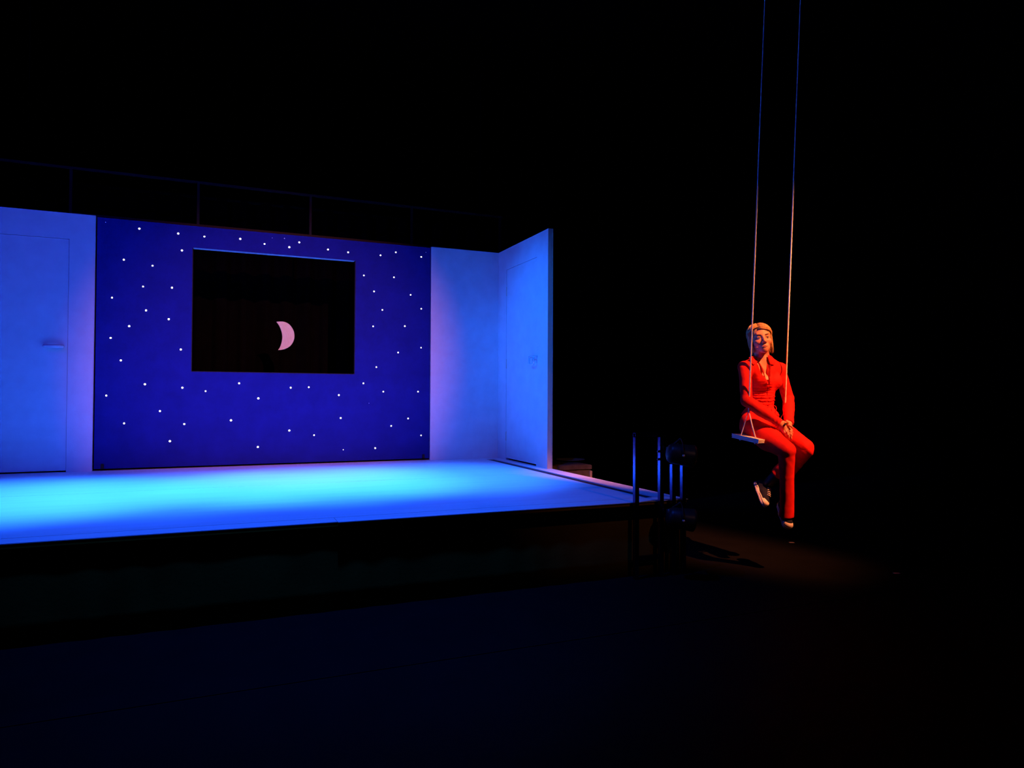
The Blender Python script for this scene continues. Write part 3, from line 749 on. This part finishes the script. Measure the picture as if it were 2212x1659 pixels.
# sleeves: real cloth tubes running under the vest edge
def sleeve(S_, E2, W_, r, bend):
    v = Vol((-.32, -.32, -.36), (.32, .32, .14), .0036, Matrix.Translation((S_+E2)*.5))
    v.cap(S_, E2, r[0], r[1], .02); v.cap(E2, E2+(W_-E2)*.45, r[1], r[2], .008); v.cap(E2+(W_-E2)*.45, W_, r[2], r[3], .004); v.cap(W_-(W_-E2)*.12, W_+(W_-E2).normalized()*.004, r[3]*1.02, r[3]*1.08, .006)
    d = (W_-E2).normalized(); v.half([(W_+d*.006, -d)])
    m = to_mesh('sleeve', [relax(*v.mesh(), 1, .5)])
    return wrinkle(m, .0026, 13, [fold(E2, (S_-E2).normalized()+Z*.5, .045, .05, .0010), fold(W_-d*.02, d+Z*.4, .026, .04, .0022)])
link('sleeve', sleeve(SR, ER, WR, (.043, .040, .043, .028), 0), M['red'], person, True)
link('sleeve', sleeve(SL, EL, WL, (.043, .041, .040, .030), 0), M['red'], person, True)
# waistband with gathers, zip, drawstrings
def ringpath(zc, infl, cen, r, n=40, a0=0, a1=2*math.pi):
    return [cen+Lc*math.cos(a0+(a1-a0)*i/n)*(r[0]+infl)+Fc*math.sin(a0+(a1-a0)*i/n)*(r[1]+infl)+Z*zc for i in range(n+1)]
for dz, rr in ((.022, .006), (-.012, .005)):
    pts = []
    for i in range(50):
        px = 1612+ (1673-1612)*i/49; pts.append(onto(px, P_y if False else (857 if dz > 0 else 865)+2.0*math.sin(i*.5)*.6, -.002))
    MB().tube(pts, rr, 8, flat=1).build('waistband', M['red'], jacket, True)
zp = [onto(1658.5-1.2*math.sin(i/6*1.5), 835+i*2.6, .0005) for i in range(8)]
MB().tube(zp, .0026, 6).build('zip', M['redin'], jacket, True)
def bow(px, py, s_, name='drawstring'):
    mb = MB()
    for sg in (-1, 1):
        pts = []
        for i in range(17):
            a = i/16*2*math.pi; pts.append(onto(px+sg*(s_*(1-math.cos(a))*.5), py+math.sin(a)*s_*.42+s_*.25*(1-math.cos(a))*.5, .004))
        mb.tube(pts, .0022, 6)
    mb.tube([onto(px, py, .004), onto(px+1, py+s_*.8, .005), onto(px-.5, py+s_*1.5, .005)], .0022, 6)
    return mb.build(name, M['red'], jacket, True)
bow(1655, 876, 6.5)
mb = MB(); mb.tube([P(1672, 876, 4.90), P(1676, 878, 4.885), P(1677, 883, 4.88), P(1675.5, 888, 4.885), P(1674, 893, 4.89), P(1678, 896, 4.885), P(1683, 899, 4.875)], .0026, 6); mb.build('drawstring', M['red'], jacket, True)
# collar wings
def patch(name, rows, m, parent, th=.004, lift=.004, trees=None):
    mb = MB(); R_ = [[mb.b.verts.new(onto(px, py, l, trees)) for (px, py, l) in row] for row in rows]
    for i in range(len(R_)-1):
        for j in range(len(R_[0])-1): mb.b.faces.new((R_[i][j], R_[i][j+1], R_[i+1][j+1], R_[i+1][j]))
    o = mb.build(name, m, parent, True)
    sb = o.modifiers.new('b', 'SUBSURF'); sb.subdivision_type = 'SIMPLE'; sb.levels = sb.render_levels = 2
    so = o.modifiers.new('s', 'SOLIDIFY'); so.thickness = th; so.offset = 0
    return o
TR = [jb, bb]
patch('collar', [[(1617, 773, .012), (1623, 769.5, .014), (1630, 769, .014)], [(1619, 778, .012), (1626, 776.5, .016), (1633.5, 774.5, .016)], [(1622.5, 783.5, .008), (1628, 783.5, .014), (1636.8, 780.5, .012)], [(1627.2, 787.8, .008), (1629, 787.3, .009), (1631.5, 786, .009)]], M['red'], jacket, trees=TR)
patch('collar', [[(1658.5, 767.5, .010), (1661.5, 768, .014), (1664.5, 770, .010)], [(1659.5, 773, .014), (1664.5, 774, .018), (1669.5, 776.5, .012)], [(1661, 780, .012), (1666, 782, .016), (1673.2, 781.8, .010)], [(1663, 786.5, .007), (1667.5, 788, .010), (1671.5, 788.5, .008)]], M['red'], jacket, trees=TR)
# turned-in plackets along the V
patch('placket', [[(1637, 781, .006), (1641, 784, .001)], [(1643.5, 793, .006), (1648, 797, .001)], [(1650.5, 812, .006), (1653, 815, .001)], [(1656, 829, .006), (1657.5, 832, .003)]], M['redin'], jacket, .003, trees=TR)
patch('placket', [[(1664.5, 784, .006), (1661.0, 781, .001)], [(1665, 797, .006), (1661.3, 798, .001)], [(1664.5, 812, .006), (1660.8, 813, .001)], [(1660, 829, .006), (1659, 832, .003)]], M['redin'], jacket, .003, trees=TR)

# ------------------------------------------------------------------ trousers
v = Vol((-.25, -.50, -.80), (.48, .26, .14), .0046, Matrix.Translation(pel))
v.ell(pel-Z*.012, (.146, .122, .088), AXC, .04, '+', .002)
v.cap(HPR, HPR+(KR-HPR)*.5, .088, .081, .03); v.cap(HPR+(KR-HPR)*.5, KR, .081, .060, .03)
v.cap(HPL, HPL+(KL-HPL)*.5, .088, .078, .012); v.cap(HPL+(KL-HPL)*.5, KL, .078, .058, .012)
leg2 = Vol((-.25, -.50, -.80), (.48, .26, .14), .0046, Matrix.Translation(pel))
mR = KR+(AR-KR)*.42
v.cap(KR, mR, .056, .047, .004); hemR = P(1700.5, 1117, 4.71); v.cap(mR, hemR, .047, .044, .004)
v.cap(mR+(hemR-mR)*.5, hemR+HR*-.006, .041, .047, .006)
hd = (hemR-mR).normalized(); v.half([(hemR-hd*.002, -hd), (KR-Z*.25, Z)])
mL = KL+(AL-KL)*.45+HD*.01
leg2.cap(KL, mL, .056, .052, .02); hemL = KL+(AL-KL)*.76; leg2.cap(mL, hemL, .050, .048, .02)
leg2.cap(KL-Z*.03+HR*.006, P(1700, 1030, 4.93), .044, .034, .03)
hd2 = (AL-KL).normalized(); leg2.half([(hemL+hd2*.01, -hd2)])
tp = [relax(*v.mesh(), 1, .5), relax(*leg2.mesh(), 1, .5)]
tm = to_mesh('trousers', tp)
tm = wrinkle(tm, .0013, 9, [fold(KR-Z*.03, (HR+Z*.7), .05, .09, 0.0010), fold(KL-Z*.03, (HR+Z*.8), .05, .09, 0.0018), fold(HPR+(KR-HPR)*.15, (KR-HPR).normalized(), .04, .09, 0.0020), fold(P(1700, 1060, 4.7), HR, .05, .13, .0008), fold(mL, HR+Z*.6, .045, .12, 0.0025)])
MB().tube([KL+(AL-KL)*.6, KL+(AL-KL)*.8, AL, AL+(AL-KL).normalized()*.03], [.044, .040, .036, .034], 18).build('shade_sock', M['blackleather'], person, True)  # black sock added to darken the shin where it falls in shade
tr_o = link('trousers', tm, M['red'], person, True); tag(tr_o, 'flared red velour trousers')

# ------------------------------------------------------------------ shoes
def shoe(ank, toe, upv):
    f = (toe-ank).normalized(); u = (upv-f*upv.dot(f)).normalized(); r = f.cross(u).normalized()
    # local x side, y towards the toe, z up; ankle joint stands .075 above the sole, .055 in front of the heel
    Mx = Matrix(((r.x, f.x, u.x, ank.x), (r.y, f.y, u.y, ank.y), (r.z, f.z, u.z, ank.z), (0, 0, 0, 1)))
    def L_(x, y, z): return Mx @ Vector((x, y, z-.072))
    AX = (r, f, u); root = None
    lo, hi = (-.06, -.08, -.10), (.06, .22, .06)
    v = Vol(lo, hi, .0022, Mx)
    v.cap(L_(0, -.035, .030), L_(0, .05, .030), .030, .033, .02); v.cap(L_(0, .05, .030), L_(0, .130, .026), .034, .030, .02)
    v.cap(L_(0, -.030, .05), L_(0, -.005, .075), .028, .030, .03); v.cap(L_(0, .0, .07), L_(0, .09, .040), .024, .020, .02)
    v.half([(L_(0, 0, .014), u)]); v.half([(L_(0, -.01, .093), -(u*.94-f*.34).normalized())])
    up = link('shoe', to_mesh('shoe', [relax(*v.mesh(), 1, .4)]), M['navy'], person, True)
    v = Vol(lo, hi, .0022, Mx)
    v.cap(L_(0, -.036, .013), L_(0, .04, .013), .034, .036, .02, flat=(u, 1.0)); v.cap(L_(0, .04, .013), L_(0, .132, .013), .036, .0365, .02)
    v.half([(L_(0, 0, .026), -u)]); v.half([(L_(0, 0, 0), u)])
    link('sole', to_mesh('sole', [relax(*v.mesh(), 1, .3)]), M['rubber'], up, True)
    v = Vol(lo, hi, .0020, Mx)
    v.cap(L_(0, .128, .022), L_(0, .134, .022), .0335, .0335, .01, flat=(u, 1.15)); v.half([(L_(0, .120, 0), (-f).normalized()*-1)]) if False else None
    v.half([(L_(0, .122, .03), (f-u*.35).normalized())]); v.half([(L_(0, 0, .020), u)])
    link('toe_cap', to_mesh('toe_cap', [relax(*v.mesh(), 1, .3)]), M['rubber'], up, True)
    out = []
    for i in range(36):
        a = i/36*2*math.pi; yy = math.sin(a); out.append(L_(math.cos(a)*.0372, (.132+yy*.0372) if yy > 0 else (-.036+yy*.0352), .020))
    MB().tube(out+[out[0]], .0011, 5).build('sole_stripe', M['line'], up, True)
    mb = MB()
    for i in range(5):
        y = .045+.014*i; z = .091-.0052*i; mb.tube([L_(-.020, y, z-.010), L_(-.008, y+.002, z+.0005), L_(.008, y+.002, z+.0005), L_(.020, y, z-.010)], .0028, 6)
    mb.build('laces', M['rubber'], up, True)
    return up
tag(shoe(AL+(AL-KL).normalized()*.035, P(1672, 1094, 4.82), (HR*.75+Z*.42-HD*.5)), 'dark canvas sneaker, its white sole and laces showing')
tag(shoe(P(1698, 1090, 4.77), P(1708, 1121, 4.66), (Z*.62-HD*.7+HR*.1)), 'dark canvas sneaker under the trouser hem')
# wrist band between the hands
MB().tube([P(1693, 919.5, 4.742), P(1695, 917.3, 4.736), P(1697.5, 915, 4.74)], [.0075, .0085, .0075], 10, flat=.8).build('ring', M['blackleather'], person, True)

# ================================================================== SWING
sw = empty('swing', (pel.x, pel.y, P(1609, 950, 4.86).z), label='white wooden board swing hung on two long pale ropes, the woman sitting on it', cat='swing')
Ls = (HR*.85+HD*.53).normalized(); Fs0 = (HR*.53-HD*.85).normalized(); Fs = (Fs0-Z*.13).normalized(); Us = Ls.cross(Fs).normalized()
if Us.z < 0: Us = -Us
endc = P(1609.3, 947.2, 4.80)
Lb = .40
bc = endc+Ls*Lb/2
mb = MB(); mb.obox(bc+Us*.0062, (Ls, Fs, Us), (Lb/2, .112, .0058), .003); mb.build('seat_board', M['board'], sw)
MB().obox(bc-Us*.0062, (Ls, Fs, Us), (Lb/2-.001, .110, .0052), .003).build('seat_board', M['board'], sw)
apL, apR = P(1617.5, 886, 4.81), P(1695.5, 888, 5.00)
topL, topR = P(1646.5, 158, 4.70), P(1723.5, 158, 4.885)
for ap, top, e in ((apL, topL, .018), (apR, topR, Lb-.06)):
    up2 = ap+(top-ap)*((6.4-ap.z)/(top.z-ap.z))
    # three-strand twist laid around the rope's own line
    N = 520; d = (up2-ap).normalized(); a_ = d.orthogonal().normalized(); b2 = d.cross(a_); mb = MB(); rings = []; K = 18
    for i in range(N+1):
        c_ = ap+(up2-ap)*(i/N); ph = i*.55
        rings.append([mb.b.verts.new(c_+(a_*math.cos(k*2*math.pi/K)+b2*math.sin(k*2*math.pi/K))*(.0050+.0004*math.cos(3*(k*2*math.pi/K-ph)))) for k in range(K)])
    for i in range(N):
        for k in range(K): mb.b.faces.new((rings[i][k], rings[i][(k+1) % K], rings[i+1][(k+1) % K], rings[i+1][k]))
    mb.b.faces.new(rings[0][::-1]); mb.b.faces.new(rings[-1])
    ro = mb.build('rope', M['rope'], sw, True)
    for sg, rr in ((-1, .0032), (1, .0046)):
        p = endc+Ls*e+Fs*sg*(.052 if sg < 0 else .075)
        MB().tube([ap, ap+(p-ap)*.5+Ls*-.002, p+Us*.012, p-Us*.014], [rr*.8, rr, rr, rr], 8).build('rope_strand', M['rope'], ro, True)
        MB().sphere(p-Us*.018, .009, 10).build('rope_knot', M['rope'], ro, True)
    # rigging the ropes hang from
r1 = apL+(topL-apL)*((6.4-apL.z)/(topL.z-apL.z)); r2 = apR+(topR-apR)*((6.4-apR.z)/(topR.z-apR.z)); dd = (r2-r1).normalized()
pipe = MB().tube([r1-dd*1.0+Z*.02, r2+dd*1.0+Z*.02], .024, 14)
for q in (r1-dd*.8, r2+dd*.8): pipe.tube([q+Z*.02, q+Z*.6], .008, 8)
tag(pipe.build('rigging_pipe', M['blk'], None, True), 'black rigging pipe under the ceiling from which the swing ropes hang', 'pipe')

# unseen lantern added at the key light, its barn doors blocking spill on stage
ax = (WC-KL_).normalized(); rr_ = ax.cross(Z).normalized(); uu = rr_.cross(ax).normalized()
def slope(p): d = Vector(p)-KL_; return d.dot(rr_)/d.dot(ax), d.dot(uu)/d.dot(ax)
sl = [slope(P(1584, 945, 4.9)), slope((XO, YS, DZ)), slope((XO, 5.2, DZ)), slope(P(1637, 440, 4.78)), slope((XO, YE, .8))]
print('slopes board/deck corner/deck/rope/end strip', [tuple(round(q, 3) for q in t) for t in sl])
lan = empty('unseen_lantern', (KL_.x, KL_.y, KL_.z-.1), label='unseen black lantern added above the hall, its flaps keeping the warm light off the stage', cat='lamp')
MB().lathe(KL_-ax*.34, ax, [(0, .05), (.02, .08), (.25, .085), (.30, .095), (.32, .095)], 24).build('lamp_body', M['steel'], lan, True)
for cut in (sl[0][0]*.96+sl[1][0]*.04-.006, slope(P(1800, 965, 4.8))[0]+.06):
    sg = -1 if cut < 0 else 1
    MB().obox(KL_+ax*.50+rr_*(.50*cut+sg*.16), (rr_, uu, ax), (.16, .26, .001)).build('added_beam_flag', M['steel'], lan)
MB().obox(KL_+ax*.52+uu*(.52*(sl[3][1]-.015)+.12), (rr_, uu, ax), (.30, .12, .001)).build('added_beam_flag', M['steel'], lan)
MB().tube([KL_-ax*.04+rr_*.09, KL_+ax*.5+rr_*.22], .006, 6).tube([KL_-ax*.04-rr_*.09, KL_+ax*.5-rr_*.22], .006, 6).tube([KL_-ax*.04+uu*.09, KL_+ax*.52+uu*.2], .006, 6).build('flag_arm', M['steel'], lan)
MB().tube([KL_-ax*.15+rr_*.10, KL_-ax*.15+rr_*.10+Z*.2, KL_-ax*.15+Z*.3, KL_-ax*.15-rr_*.10+Z*.2, KL_-ax*.15-rr_*.10], .008, 8).tube([KL_-ax*.15+Z*.29, (KL_.x-ax.x*.15, KL_.y-ax.y*.15, 7)], .015, 8).build('yoke', M['steel'], lan)
